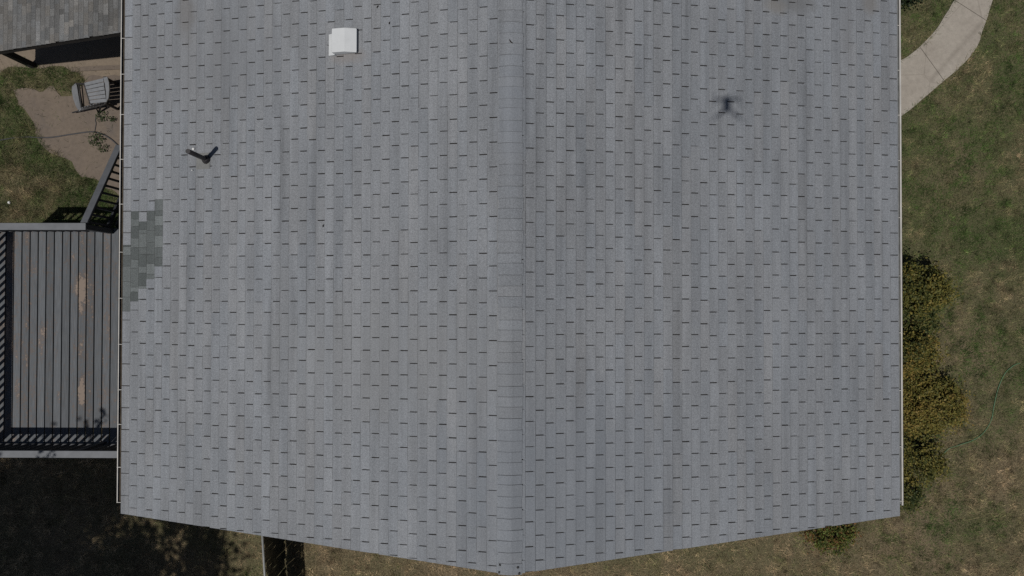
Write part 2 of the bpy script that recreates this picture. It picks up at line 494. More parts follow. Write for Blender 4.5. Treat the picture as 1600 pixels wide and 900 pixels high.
def tab_faces(m, side, ub, v0, v1, top_h, tone, tint, lift=0.0, worn=0.006, wear=0.5):
    """one tab: raised butt edge at ub, sliding under the course above at ub-EXPO-0.03"""
    uu = ub - EXPO - 0.03
    cl = lambda v, u: min(max(v, v_end(side, u)), v_top(side, u))
    a0, a1 = cl(v0, ub), cl(v1, ub); b0, b1 = cl(v0, uu), cl(v1, uu)
    if a1 - a0 < 0.012 and b1 - b0 < 0.012: return
    nt = top_h + lift; nu = top_h - 0.0068
    A0 = slope_pt(side, ub, a0, nt); A1 = slope_pt(side, ub, a1, nt)
    B0 = slope_pt(side, uu, b0, nu); B1 = slope_pt(side, uu, b1, nu)
    a0_ = slope_pt(side, ub, a0, 0.0005); a1_ = slope_pt(side, ub, a1, 0.0005)
    b0_ = slope_pt(side, uu, b0, 0.0); b1_ = slope_pt(side, uu, b1, 0.0)
    c = (tone, 0, tint); e = (tone*0.8, 0.3, tint)
    ue = ub - worn; ne = nt + (nu - nt)*worn/(ub - uu)
    E0 = slope_pt(side, ue, cl(v0, ue), ne); E1 = slope_pt(side, ue, cl(v1, ue), ne)
    w = (tone*0.8, wear, tint)
    if side > 0:
        m.poly([A0, A1, E1, E0], w); m.poly([E0, E1, B1, B0], c); m.poly([a0_, a1_, A1, A0], e)
        m.poly([a0_, A0, B0, b0_], e); m.poly([a1_, b1_, B1, A1], e)
    else:
        m.poly([E0, E1, A1, A0], w); m.poly([B0, B1, E1, E0], c); m.poly([A0, A1, a1_, a0_], e)
        m.poly([b0_, B0, A0, a0_], e); m.poly([A1, B1, b1_, a1_], e)

strips = []   # (distance, builder)
rs = random.Random(11)
for side in (-1, 1):
    L = L_SL[side]
    nc = int(L/EXPO) + 1
    drift = 0.0
    for k in range(nc):
        ub = L - k*EXPO
        if ub < 0.10: continue
        drift += rs.gauss(0, 0.006)
        off = (0.5*TAB if k % 2 else 0.0) + drift + rs.gauss(0, 0.006)
        course_tone = 1 + rs.gauss(0, 0.02)
        start = Y_S - TAB*3 + (off % TAB) - rs.randrange(3)*TAB
        pr = patch_range(side, k)
        v = start
        while v < Y_N:
            m = MB()
            tone = course_tone*(1 + max(-0.07, min(0.05, rs.gauss(0, 0.021))))
            tint = max(0, min(1, rs.gauss(0.35, 0.3)))
            slot_dark = []
            for j in range(3):
                gap = rs.uniform(0.0115, 0.0175) if rs.random() > 0.08 else rs.uniform(0.005, 0.009)
                t0, t1 = v + j*TAB + gap/2, v + (j+1)*TAB - gap/2
                tt = tone*(1 + rs.gauss(0, 0.019))
                lift = abs(rs.gauss(0, 0.0012))
                # a slight skew from hand-laying
                pieces = [(t0, t1)]
                if pr:
                    pa, pb = pr[-1][0], pr[0][1]
                    q = []
                    for x0, x1 in pieces:
                        if x1 <= pa or x0 >= pb: q.append((x0, x1))
                        else:
                            if x0 < pa: q.append((x0, pa))
                            if x1 > pb: q.append((pb, x1))
                    pieces = q
                for x0, x1 in pieces:
                    if x1 - x0 > 0.02:
                        tab_faces(m, side, ub, x0, x1, 0.0112, tt, tint, lift, rs.uniform(.002, .0055), rs.uniform(.08, .6 if side < 0 else .42))
            # head of the strip, bare asphalt seen through the slots of the course above
            h0 = ub - EXPO + 0.004; h1 = max(0.0, ub - 2*EXPO - 0.01)
            cl = lambda vv, u: min(max(vv, v_end(side, u) + 0.004), v_top(side, u) - 0.004)
            if cl(v+3*TAB, h0) - cl(v, h0) > 0.02 and m.f:
                hq = [slope_pt(side, h0, cl(v, h0), 0.0034), slope_pt(side, h0, cl(v+3*TAB, h0), 0.0034),
                      slope_pt(side, h1, cl(v+3*TAB, h1), 0.0012), slope_pt(side, h1, cl(v, h1), 0.0012)]
                dk = rs.uniform(0.85, 1.0)
                m.poly(hq if side > 0 else hq[::-1], (1, dk, 0))
            if m.f:
                cen = Vector(slope_pt(side, ub - EXPO/2, v + 1.5*TAB, 0))
                strips.append(((cen - CAM).length, cen, m))
            v += 3*TAB
    # starter strip below the first course closes the eave slots
strips.sort(key=lambda q: q[0])
rest = MB()
n_ind = 0
for d, cen, m in strips:
    if n_ind < 300:
        m.build('shingle', M['shingle'], roof); n_ind += 1
    else:
        i = len(rest.v)
        rest.v += m.v; rest.f += [tuple(a+i for a in f) for f in m.f]; rest.c += m.c; rest.sm += m.sm
st = MB()
for s in (-1, 1):
    L = L_SL[s]
    q = [slope_pt(s, L-0.003, v_end(s, L)+0.004, 0.0012), slope_pt(s, L-0.003, v_top(s, L)-0.004, 0.0012),
         slope_pt(s, L-0.2, v_top(s, L)-0.004, 0.0012), slope_pt(s, L-0.2, v_end(s, L)+0.004, 0.0012)]
    rest.poly(q if s > 0 else q[::-1], (1, 0.8, 0))
tag(rest.build('shingle_courses', M['shingle'], roof), kind='stuff')
# the repair
for k in PATCH:
    ub = L_SL[-1] - k*EXPO
    for (v0, v1, tone, tint) in patch_range(-1, k):
        m = MB()
        tab_faces(m, -1, ub, v0+0.002, v1-0.002, 0.0115, tone, tint, rs.uniform(0, 0.003))
        m.build('patch_shingle', M['shingle_new'], roof)

# ridge caps, lapped towards the south
cap_e = 0.1475
n_cap = int((Y_N - Y_S)/cap_e)
for i in range(n_cap):
    y1 = Y_S + (i+1)*cap_e; y0 = y1 - cap_e - 0.03
    if y0 < Y_S: y0 = Y_S - 0.004
    if y1 > Y_N: break
    m = MB(); y1 += rs.gauss(0, .006); w = 0.163 + rs.gauss(0, 0.005); dx = rs.gauss(-0.012, 0.004)
    prof = []
    for q in (-1, -0.16, 0, 0.16, 1):
        xx = q*w; drop = abs(xx)*TAN*0.985
        if abs(q) < 0.1: drop = 0.006
        prof.append((xx + dx, RIDGE_Z - drop - 0.0085))
    capwear = rs.uniform(.2, .75); hi, lo = 0.0120 + abs(rs.gauss(0, .001)), 0.0075
    tone = 0.945*(1 + rs.gauss(0, 0.035)); tint = max(0, min(1, rs.gauss(0.15, 0.25)))
    for (xa, za), (xb, zb) in zip(prof[:-1], prof[1:]):
        ym = y1 - .006; hm = hi - .0004
        m.poly([(xa, y0, za+lo), (xb, y0, zb+lo), (xb, ym, zb+hm), (xa, ym, za+hm)], (tone, 0, tint))
        m.poly([(xa, ym, za+hm), (xb, ym, zb+hm), (xb, y1, zb+hi), (xa, y1, za+hi)], (tone*.8, capwear*rs.uniform(.5, 1), tint))
        m.poly([(xa, y1, za+hi), (xb, y1, zb+hi), (xb, y1, zb-0.004), (xa, y1, za-0.004)], (tone*.8, .5, tint))
        if i == 0:
            m.poly([(xb, y0, zb+lo), (xa, y0, za+lo), (xa, y0, za-0.004), (xb, y0, zb-0.004)], (tone*.8, .3, tint))
    for (x, z), sg in ((prof[0], -1), (prof[-1], 1)):
        q = [(x, y0, z+lo), (x, y1, z+hi), (x, y1, z-0.006), (x, y0, z-0.006)]
        m.poly(q[::-1] if sg < 0 else q, (tone*.9, .1, tint))
    m.build('ridge_cap', M['shingle'], roof)
# tar dabs on the last cap
def blob(name, px, py, z, r, mat, parent, h=0.004):
    p = at(px, py, z); m = MB(); n = 9
    ring = [(p.x + math.cos(2*math.pi*i/n)*r*rs.uniform(.7, 1.2), p.y + math.sin(2*math.pi*i/n)*r*rs.uniform(.7, 1.2)) for i in range(n)]
    top = [(p.x + (a-p.x)*.6, p.y + (b-p.y)*.6, z+h) for a, b in ring]
    m.poly(top)
    for i in range(n):
        j = (i+1) % n
        m.poly([(*ring[i], z-0.003), (*ring[j], z-0.003), top[j], top[i]])
    return m.build(name, mat, parent)
for px, py in ((781, 883), (809, 887), (780, 894.5), (811, 896.5)):
    x = at(px, py, RIDGE_Z).x
    blob('tar_dab', px, py, RIDGE_Z - abs(x)*TAN + 0.013, 0.016, M['tar'], roof, 0.005)

# walls, gables, fascia
WXL, WXR, WYS, WYN = -5.38, 5.30, Y_S + 0.75, Y_N - 0.75
eave_z = RIDGE_Z - 5.9*TAN
def wallbox(a, b): m = MB(); m.box(a, b); return m.build('wall', M['siding'], house)
wt = RIDGE_Z - 0.13 - 5.38*TAN
wallbox((WXL, WYS, 0), (WXL+0.15, WYN, wt))
wallbox((WXR-0.15, WYS, 0), (WXR, WYN, wt+0.02))
for y in (WYS, WYN-0.15):
    m = MB()
    x0, x1 = WXL+0.152, WXR-0.152
    zl, zr = RIDGE_Z-0.13+x0*TAN, RIDGE_Z-0.13-x1*TAN
    f = [(x0, 0), (x1, 0), (x1, zr), (0, RIDGE_Z-0.13), (x0, zl)]
    m.poly([(x, y, z) for x, z in f]); m.poly([(x, y+0.15, z) for x, z in f][::-1])
    for i in range(5):
        a, b = f[i], f[(i+1) % 5]
        m.poly([(a[0], y, a[1]), (a[0], y+0.15, a[1]), (b[0], y+0.15, b[1]), (b[0], y, b[1])])
    m.build('wall', M['siding'], house)
for s, X in ((-1, XL+0.115), (1, XR-0.105)):
    u = abs(X)/COS; z1 = RIDGE_Z - abs(X)*TAN - 0.03
    m = MB(); m.box((X-0.012, v_end(s, u)+0.05, z1-0.16), (X+0.012, v_top(s, u)-0.05, z1)); m.build('fascia', M['fascia'], house)
    for top in (0, 1):
        vf = (lambda uu: v_end(s, uu)+0.018) if not top else (lambda uu: v_top(s, uu)-0.018)
        m = MB(); U = u - 0.05
        m.bar(slope_pt(s, 0.02, vf(0.02), -0.085), slope_pt(s, U, vf(U), -0.085), 0.024, 0.15, (0, 0, 1)); m.build('rake_board', M['fascia'], house)

# gutters
def gutter(s, lipX, y0, y1, w, lip_w, in_mat, hangers):
    z = RIDGE_Z - (abs(lipX)-0.05)*TAN - 0.028
    def X(d): return lipX - s*d           # d measured inwards from the lip
    m = MB(); t = 0.002
    prof = [(0.0, 0.0), (0.0, -0.03), (0.018, -0.075), (w-0.004, -0.075), (w-0.004, 0.0)]
    prof_in = [(lip_w, 0.0), (lip_w, -0.010), (0.02, -0.045), (w-0.008, -0.055), (w-0.008, 0.0)]
    def face(a, b):
        q = [(X(a[0]), y0, z+a[1]), (X(a[0]), y1, z+a[1]), (X(b[0]), y1, z+b[1]), (X(b[0]), y0, z+b[1])]
        m.poly(q if s < 0 else q[::-1])
    for a, b in zip(prof[:-1], prof[1:]): face(b, a)
    face((0, 0), (lip_w, 0.001)); face((lip_w, 0.001), (lip_w, -0.01))
    for yy in (y0, y1):
        m.poly([(X(a), yy, z+b) for a, b in prof])
    gt = m.build('gutter', M['gutter_white'], house)
    mi = MB()
    q = [(X(lip_w-0.004), y0+.004, z-0.035), (X(lip_w-0.004), y1-.004, z-0.035), (X(w-0.006), y1-.004, z-0.035), (X(w-0.006), y0+.004, z-0.035)]
    mi.poly(q if s < 0 else q[::-1]); mi.build('silt', in_mat, gt)
    for py in hangers:
        y = at(200 if s < 0 else 1400, py, z).y
        h = MB()
        h.box((min(X(0.0), X(w+0.01)), y-0.004, z+0.002), (max(X(0.0), X(w+0.01)), y+0.004, z+0.006)); h.build('hanger', M['gutter_white'], gt)
    return gt
gy0 = at(184, 787, eave_z).y; gy1 = 7.1
gutter(-1, XL, gy0, gy1, 0.10, 0.014, M['gutter_in'], (60, 116, 179, 249, 319, 394, 466, 538, 609, 663, 730, 785))
gutter(1, XR, at(1410, 790, eave_z).y, gy1, 0.09, 0.024, M['gutter_grey'], (40, 110, 180, 251, 340, 431, 520, 610, 698, 783))

# square roof vent
vc = at(536, 66, RIDGE_Z-0.6)
vent = thing_vent = None
bu = abs(vc.x)/COS
def vp(du, v, n): return slope_pt(-1, bu+du, vc.y+v, n)
m = MB()
h = [vp(.12, -.15, .014), vp(-.20, -.15, .014), vp(-.20, .14, .014), vp(.12, .14, .014)]
hb = [vp(.12, -.15, .004), vp(-.20, -.15, .004), vp(-.20, .14, .004), vp(.12, .14, .004)]
m.hexa([hb[0], hb[1], hb[2], hb[3], h[0], h[1], h[2], h[3]])
vent = m.build('roof_vent', M['white'], house)
m = MB()                                  # raised lip below the hood
m.hexa([vp(.205, -.185, .014), vp(.10, -.185, .014), vp(.10, .12, .014), vp(.205, .12, .014),
        vp(.205, -.185, .045), vp(.10, -.185, .07), vp(.10, .12, .07), vp(.205, .12, .045)])
m.build('lip', M['white'], vent, bevel=0.004)
m = MB()                                  # folded hood: flat top, sloping back
pr_ = [(.110, .03), (.110, .135), (.103, .145), (-.088, .140), (-.24, .075), (-.24, .050)]
def ring_(v, infl): return [vp(du*infl, v, n) for du, n in pr_]
rows = [(-.175, .97), (-.160, 1.0), (0.0, 1.0), (.145, 1.0), (.16, .97)]
rr_ = [ring_(v, f) for v, f in rows]
for a, b in zip(rr_[:-1], rr_[1:]):
    for i in range(len(pr_)-1):
        m.poly([a[i], a[i+1], b[i+1], b[i]])
m.poly(rr_[0][::-1]); m.poly(rr_[-1])
m.build('hood', M['white'], vent)

# plumbing vent pipe with its flashing
pb = at(318, 247, RIDGE_Z - 4.1*TAN)
pbu = abs(pb.x)/COS; pz0 = slope_pt(-1, pbu, pb.y, 0.012)
m = MB(); m.tube([(pz0[0], pz0[1], pz0[2]-0.05), (pz0[0], pz0[1], pz0[2]+0.66)], 0.034, 14, caps=True)
pipe = m.build('vent_pipe', M['pipe'], house)
m = MB(); m.tube([(pz0[0], pz0[1], pz0[2]-0.02), (pz0[0], pz0[1], pz0[2]+0.055), (pz0[0], pz0[1], pz0[2]+0.08)], [0.075, 0.055, 0.040], 12)
m.build('boot', M['pipe'], pipe)
m = MB()
def fp(du, v, n): return slope_pt(-1, pbu+du, pb.y+v, n)
m.hexa([fp(.17, -.14, .004), fp(-.06, -.14, .004), fp(-.06, .1, .004), fp(.17, .1, .004), fp(.17, -.14, .016), fp(-.06, -.14, .016), fp(-.06, .1, .016), fp(.17, .1, .016)])
m.build('flashing', M['flash'], pipe)
zz = lambda px, py: RIDGE_Z - abs(at(px, py, 3.8).x)*TAN - 0.006
for px, py, r in ((301.5, 232.5, .020), (300, 266, .012)):
    blob('bird_dropping', px, py, zz(px, py), r, M['matte'], pipe, 0.006)  # two white bird droppings on the shingles near the pipe

# bits blown onto the roof
def twig(px, py, a, ln, lab):
    p = at(px, py, 4.5); s = -1 if p.x < 0 else 1
    z = RIDGE_Z - abs(at(px, py, RIDGE_Z - abs(p.x)*TAN).x)*TAN + 0.004
    p = at(px, py, z); d = Vector((math.cos(a), math.sin(a), 0))*ln/2
    zz_ = lambda q: RIDGE_Z - abs(q.x)*TAN + 0.006
    A, B = p - d, p + d; mid = p + Vector((-d.y, d.x, 0))*0.25
    for q in (A, B, mid): q.z = zz_(q) + (0.012 if abs(q.x) < .2 else 0)
    m = MB(); m.tube([A, mid, B], [0.004, 0.008, 0.004], 6)
    tag(m.build('twig', M['twig'], None), lab, 'twig', 'twigs on the roof')
twig(798.5, 65, 2.3, 0.07, 'small dark twig lying on the roof ridge near the top')
twig(590, 10.5, 0.9, 0.04, 'tiny dark twig uphill of the white roof vent')
twig(608.5, 36, 1.2, 0.035, 'tiny dark twig just right of the white roof vent')
twig(505, 353, 1.3, 0.04, 'tiny dark twig on the middle of the left roof slope')

# ------------------------------------------------------------------ neighbouring patio roof
A = at(193, 50, 2.75); B = at(0, 80, 2.10)
cover = thing('patio_cover', 'lean-to patio roof with mottled brown-grey shingles beside the house eave', 'patio roof', (B.x, B.y+0.5, 0))
cs = (A.z - B.z)/(A.x - B.x)
ccos = 1/math.sqrt(1+cs*cs)
def cv(x, y, n): return (x - n*cs*ccos, y, A.z + (x - A.x)*cs + n*ccos)
c_x1, c_x0 = -5.42, B.x - 1.15
c_yS = lambda x: A.y + (B.y - A.y)*(x - A.x)/(B.x - A.x)
c_yN = A.y + 3.2
m = MB()
q0 = [cv(c_x0, c_yS(c_x0)+.02, -.05), cv(c_x1, c_yS(c_x1)+.02, -.05), cv(c_x1, c_yN, -.05), cv(c_x0, c_yN, -.05)]
q1 = [cv(c_x0, c_yS(c_x0)+.02, -.001), cv(c_x1, c_yS(c_x1)+.02, -.001), cv(c_x1, c_yN, -.001), cv(c_x0, c_yN, -.001)]
m.hexa(q0 + q1)
croof = m.build('roof', M['plywood'], cover)
crest = MB()
kx = 0
x = c_x0
ex = 0.094
while x < c_x1 - 0.02:
    y = c_yS(x) - rs.uniform(0, .2)
    while y < c_yN:
        ln = rs.uniform(0.08, 0.22)
        ya, yb = max(y, c_yS(x)), min(y+ln, c_yN)
        if yb - ya > 0.02:
            m = MB(); raised = rs.random() < 0.5
            hgt = 0.013 if raised else 0.0085
            xu = min(x + ex + 0.02, c_x1)
            tone = rs.gauss(1.05, 0.09) if raised else rs.gauss(0.92, 0.09)
            if rs.random() < .06: tone = 1.42
            tone = max(.55, min(1.6, tone))
            c = (tone, 0, max(0, min(1, rs.gauss(.4, .35)))); e = (tone*.6, .5, .3)
            P = [cv(x, ya, hgt), cv(xu, ya, .003), cv(xu, yb, .003), cv(x, yb, hgt)]
            Q = [cv(x, ya, 0), cv(xu, ya, 0), cv(xu, yb, 0), cv(x, yb, 0)]
            x_ = x + .006; hh = hgt*.95
            W_ = [cv(x_, ya, hh), cv(x_, yb, hh)]
            m.poly([W_[0], P[1], P[2], W_[1]], c); m.poly([P[0], W_[0], W_[1], P[3]], (tone*.7, .45, .3)); m.poly([Q[0], P[0], P[3], Q[3]], e); m.poly([Q[0], Q[1], P[1], P[0]], e); m.poly([Q[3], P[3], P[2], Q[2]], e)
            seen = y < A.y + 0.62 and x > B.x - 0.12
            if seen: m.build('shingle', M['shingle_old'], croof)
            else:
                i = len(crest.v); crest.v += m.v; crest.f += [tuple(a+i for a in f) for f in m.f]; crest.c += m.c; crest.sm += m.sm
        y += ln
    x += ex
tag(crest.build('shingle_courses', M['shingle_old'], croof), kind='stuff')
m = MB(); m.bar(Vector(cv(c_x0, c_yS(c_x0)+.03, -.09)), Vector(cv(c_x1, c_yS(c_x1)+.03, -.09)), .03, .15); m.build('rake_board', M['black_wood'], cover)
m = MB(); m.bar(Vector(cv(c_x0+.02, c_yS(c_x0)+.05, -.10)), Vector(cv(c_x0+.02, c_yN, -.10)), .03, .14); m.build('fascia', M['black_wood'], cover)
pp = at(53, 103, 0.0)
ptop = A.z + (pp.x - A.x)*cs - 0.16
m = MB(); m.box((pp.x-.05, pp.y-.05, 0), (pp.x+.05, pp.y+.05, ptop)); m.build('post', M['black_wood'], cover)
m = MB(); m.box((pp.x-.05, c_yN-.3, 0), (pp.x+.05, c_yN-.2, ptop)); m.build('post', M['black_wood'], cover)
m = MB(); m.box((pp.x-.045, pp.y-.3, ptop), (pp.x+.045, c_yN-.05, ptop+.13)); m.build('beam', M['black_wood'], cover)
for i in range(5):
    yy = pp.y + .1 + i*.62
    m = MB(); m.bar(Vector(cv(c_x0+.1, yy, -.11)), Vector(cv(c_x1-.05, yy, -.11)), .04, .09); m.build('rafter', M['black_wood'], cover)

# ------------------------------------------------------------------ deck
DZ = 1.10
dW = at(-11, 500, DZ).x; dE = WXL - 0.01
dN = at(100, 357, DZ).y + 0.0; dS = at(100, 698, DZ).y
RZ = DZ + 0.95
deck = thing('deck', 'raised grey wooden deck with railings and stairs beside the left eave', 'deck', ((dW+dE)/2, (dN+dS)/2, 0))
pitch = 0.1475
x = at(20.5, 500, DZ).x - 3*pitch
while x < dE - 0.02:
    x0, x1 = max(x + 0.0098, dW), min(x + pitch - 0.0098, dE)
    if x1 - x0 > 0.03:
        m = MB(); m.box((x0, dS + rs.uniform(-.004, .004), DZ-.038), (x1, dN + rs.uniform(-.004, .004), DZ + rs.uniform(-.0015, .0015)), (rs.uniform(.84, 1.16), 0, rs.random()))
        m.build('board', M['deck'], deck, bevel=0.004)
    x += pitch
for y in np.arange(dS+.05, dN, .41):
    m = MB(); m.box((dW+.03, y-.02, DZ-.20), (dE-.01, y+.02, DZ-.04)); m.build('joist', M['black_wood'], deck)
for y in (dS+.012, dN-.012):
    m = MB(); m.box((dW+.002, y-.018, DZ-.21), (dE-.002, y+.018, DZ-.045)); m.build('rim_board', M['rail_dark'], deck)
m = MB(); m.box((dW, dS+.032, DZ-.21), (dW+.028, dN-.032, DZ-.045)); m.build('rim_board', M['rail_dark'], deck)
def baluster(p0, p1): m = MB(); m.bar(p0, p1, .036, .036, (0, 1, 0)); m.build('baluster', M['rail_dark'], deck)
def post(x, y, z0, z1, s=.09): m = MB(); m.box((x-s/2, y-s/2, z0), (x+s/2, y+s/2, z1)); m.build('post', M['rail_dark'], deck)
xst = at(130, 352, RZ).x - 0.02
yNr, ySr, xWr = dN - .05, dS + .05, dW + .05
# rail caps (west one butts between the others)
capw, capt = .118, .036
m = MB(); m.box((xWr-capw/2, yNr-capw/2, RZ-capt), (xst+.06, yNr+capw/2, RZ)); m.build('rail_cap', M['rail'], deck, bevel=.004)
m = MB(); m.box((xWr-capw/2, ySr-capw/2, RZ-capt), (dE-.02, ySr+capw/2, RZ)); m.build('rail_cap', M['rail'], deck, bevel=.004)
m = MB(); m.box((xWr-capw/2, ySr+capw/2+.002, RZ-capt), (xWr+capw/2, yNr-capw/2-.002, RZ)); m.build('rail_cap', M['rail'], deck, bevel=.004)
def rails(a, b):
    a = Vector(a); b = Vector(b)
    for z in (RZ-capt-.022, DZ+.07):
        m = MB(); m.bar((a.x, a.y, z), (b.x, b.y, z), .036, .038); m.build('rail', M['rail_dark'], deck)
    n = int((b-a).length/.142); d = (b-a)/n
    for i in range(n):
        p = a + d*(i+.5)
        baluster((p.x, p.y, DZ+.09), (p.x, p.y, RZ-capt-.042))
rails((xWr, yNr, 0), (xst, yNr, 0)); rails((xWr, ySr, 0), (dE-.03, ySr, 0)); rails((xWr, ySr, 0), (xWr, yNr, 0))
for x, y in ((xWr, yNr), (xWr, ySr), (xst, yNr), (dE-.06, ySr), ((xWr+dE)/2, ySr)):
    post(x, y, 0, RZ-capt-.002)
# stairs going down along the house, with a sloping rail on their outer side
ye = at(183, 235, 0.94).y
sl = (RZ - 0.94)/(ye - yNr)
ybot = yNr + (RZ-.95)/sl + .12
def rz(y): return RZ - (y - yNr)*sl
m = MB(); m.bar((xst, yNr+.065, rz(yNr+.065)-.018), (xst, ybot, rz(ybot)-.018), capw, capt); m.build('stair_rail_cap', M['rail'], deck, bevel=.004)
m = MB(); m.bar((xst, yNr+.02, rz(yNr+.02)-.09), (xst, ybot, rz(ybot)-.09), .038, .075); m.build('rail', M['rail_dark'], deck)
m = MB(); m.bar((xst, yNr+.02, rz(yNr+.02)-.80), (xst, ybot, rz(ybot)-.80), .038, .085); m.build('rail', M['rail_dark'], deck)
nb = int((ybot-yNr)/.142)
for i in range(nb):
    y = yNr + .09 + i*.142
    if y < ybot-.05: baluster((xst, y, rz(y)-.78), (xst, y, rz(y)-.11))
post(xst, ybot-.05, 0, rz(ybot-.05)-.05)
nst = 6
for i in range(1, nst):
    z = DZ - i*DZ/nst; y0 = dN + .012 + (i-1)*.245
    m = MB(); m.box((xst+.06, y0, z-.04), (dE-.05, y0+.255, z)); m.build('tread', M['rail_dark'], deck)
for xx in (xst+.045, dE-.03):
    m = MB(); m.bar((xx, dN+.01, DZ-.16), (xx, dN+.01+(DZ-.18)/sl, 0.03), .038, .2); m.build('stringer', M['rail_dark'], deck)

# ------------------------------------------------------------------ slatted chair on the patio
cz = 0.42
ch = at(146, 150, cz)
chair = thing('garden_chair', 'grey slatted garden chair standing on the dusty patio', 'chair', (ch.x, ch.y, 0))
def seg(a, b, t): return (a[0]+(b[0]-a[0])*t, a[1]+(b[1]-a[1])*t)
# panel of slats: left end low, right end high, outline taken from the chair's plan
lt, lb = (131.5, 129), (141.5, 162); rt, rb = (161, 121.5), (166, 159.5)
zl, zr = 0.36, 0.52
for i in range(6):
    t0, t1 = i/6 + .012, (i+1)/6 - .012
    pts = [at(*seg(lt, lb, t0), zl), at(*seg(rt, rb, t0), zr), at(*seg(rt, rb, t1), zr), at(*seg(lt, lb, t1), zl)]
    m = MB(); dn = Vector((0, 0, -.02))
    p = [pts[3], pts[2], pts[1], pts[0]]
    m.hexa([q+dn for q in p] + p); m.build('slat', M['chair'], chair, bevel=.003)
def band(pxs_in, pxs_out, zi, zo, th, name):
    m = MB(); I = [at(*p, z) for p, z in zip(pxs_in, zi)]; O = [at(*p, z) for p, z in zip(pxs_out, zo)]
    d = Vector((0, 0, -th))
    for i in range(len(I)-1):
        q = [I[i], O[i], O[i+1], I[i+1]]
        n = (q[1]-q[0]).cross(q[3]-q[0])
        if n.z < 0: q = q[::-1]
        m.hexa([a+d for a in q] + q)
    return m.build(name, M['chair'], chair)
band([(161.2, 121.2), (163.5, 130), (165, 140), (166, 150), (165.5, 160)], [(167.5, 120), (170, 129), (170.8, 140), (169.5, 153), (164, 163)],
     [.522, .535, .54, .535, .522], [.56, .59, .60, .59, .56], .03, 'curved_rail')
band([(119, 129), (120.5, 137), (122.5, 150), (124.5, 161), (127.5, 169)], [(112.5, 135), (112, 142), (114.5, 155), (118.5, 166), (122, 172)],
     [.08, .085, .085, .085, .08], [.11, .115, .115, .115, .11], .03, 'curved_rail')
def rod(a, za, b, zb, w=.03, name='frame'):
    m = MB(); m.bar(at(*a, za), at(*b, zb), w, w); m.build(name, M['black_wood'], chair)
rod((119.5, 131), .10, (132.5, 131), .33); rod((123.5, 133), .08, (127, 168), .08, .02)
rod((131.5, 130), .325, (141.5, 163), .325, .025)
for i in range(8):                 # slatted side panel, seen almost edge-on
    t = i/8
    a = seg((124, 174), (163, 160.5), t); b = seg((130, 168), (164, 158), t)
    m = MB(); m.bar(at(*a, .12+.16*t), at(*b, .26+.22*t), .022, .035); m.build('side_slat', M['chair'], chair)
rod((113, 176), .10, (165, 163), .30, .022); rod((127, 169), .24, (165, 159), .46, .022)
for a in ((163, 121), (164, 161)):
    m = MB(); p = at(*a, .5); m.bar((p.x, p.y, 0.012), (p.x, p.y, .5), .04, .04); m.build('leg', M['black_wood'], chair)
rod((150, 168), .28, (154, 176.5), .015, .025, 'leg'); rod((158, 165), .28, (154, 176.5), .015, .025, 'leg')
p = at(134, 132, .33); m = MB(); m.bar((p.x, p.y, .012), (p.x, p.y, .33), .035, .035); m.build('leg', M['black_wood'], chair)
p = at(140, 161, .33); m = MB(); m.bar((p.x, p.y, .012), (p.x, p.y, .33), .035, .035); m.build('leg', M['black_wood'], chair)

# ------------------------------------------------------------------ hoses, ball
def smooth_path(px, z, sub=6):
    P = [at(x, y, z) for x, y in px]; out = []
    for i in range(len(P)-1):
        p0, p1, p2, p3 = P[max(i-1, 0)], P[i], P[i+1], P[min(i+2, len(P)-1)]
        for j in range(sub):
            t = j/sub
            out.append(0.5*((2*p1)+(p2-p0)*t+(2*p0-5*p1+4*p2-p3)*t*t+(3*p1-p0-3*p2+p3)*t**3))
    return out + [P[-1]]
m = MB(); m.tube(smooth_path([(-30, 224), (0, 219), (35, 214), (75, 215), (110, 210), (140, 206), (155, 208), (170, 215), (183, 226), (200, 245)], .024), .013, 7)
tag(m.build('cable', M['hose_grey']), 'thin dark hose curving across the patio below the chair', 'hose')
m = MB(); m.tube(smooth_path([(150.5, 179), (149, 188), (150, 193), (148, 205)], .02), .007, 6)
tag(m.build('cord', M['hose_grey']), 'short dark cord hanging down from the slatted chair', 'cord')
m = MB(); m.tube(smooth_path([(1594, 567), (1586, 570), (1580, 574), (1570, 584), (1560, 606), (1553, 635), (1549, 656), (1537, 676), (1520, 688), (1497, 696), (1478, 705), (1452, 742)], .03), .0065, 7)
tag(m.build('garden_hose', M['hose_green']), 'pale green garden hose lying in a curve on the lawn', 'hose')
m = MB(); p = at(14.5, 316.5, .03)
for i in range(6):
    for j in range(10):
        f = lambda a, b: (p.x+.03*math.sin(math.pi*a/6)*math.cos(2*math.pi*b/10), p.y+.03*math.sin(math.pi*a/6)*math.sin(2*math.pi*b/10), .032+.03*math.cos(math.pi*a/6))
        m.poly([f(i, j), f(i+1, j), f(i+1, j+1), f(i, j+1)], smooth=True)
tag(m.build('ball', M['matte']), 'small white ball lying in the grass left of the patio', 'ball')

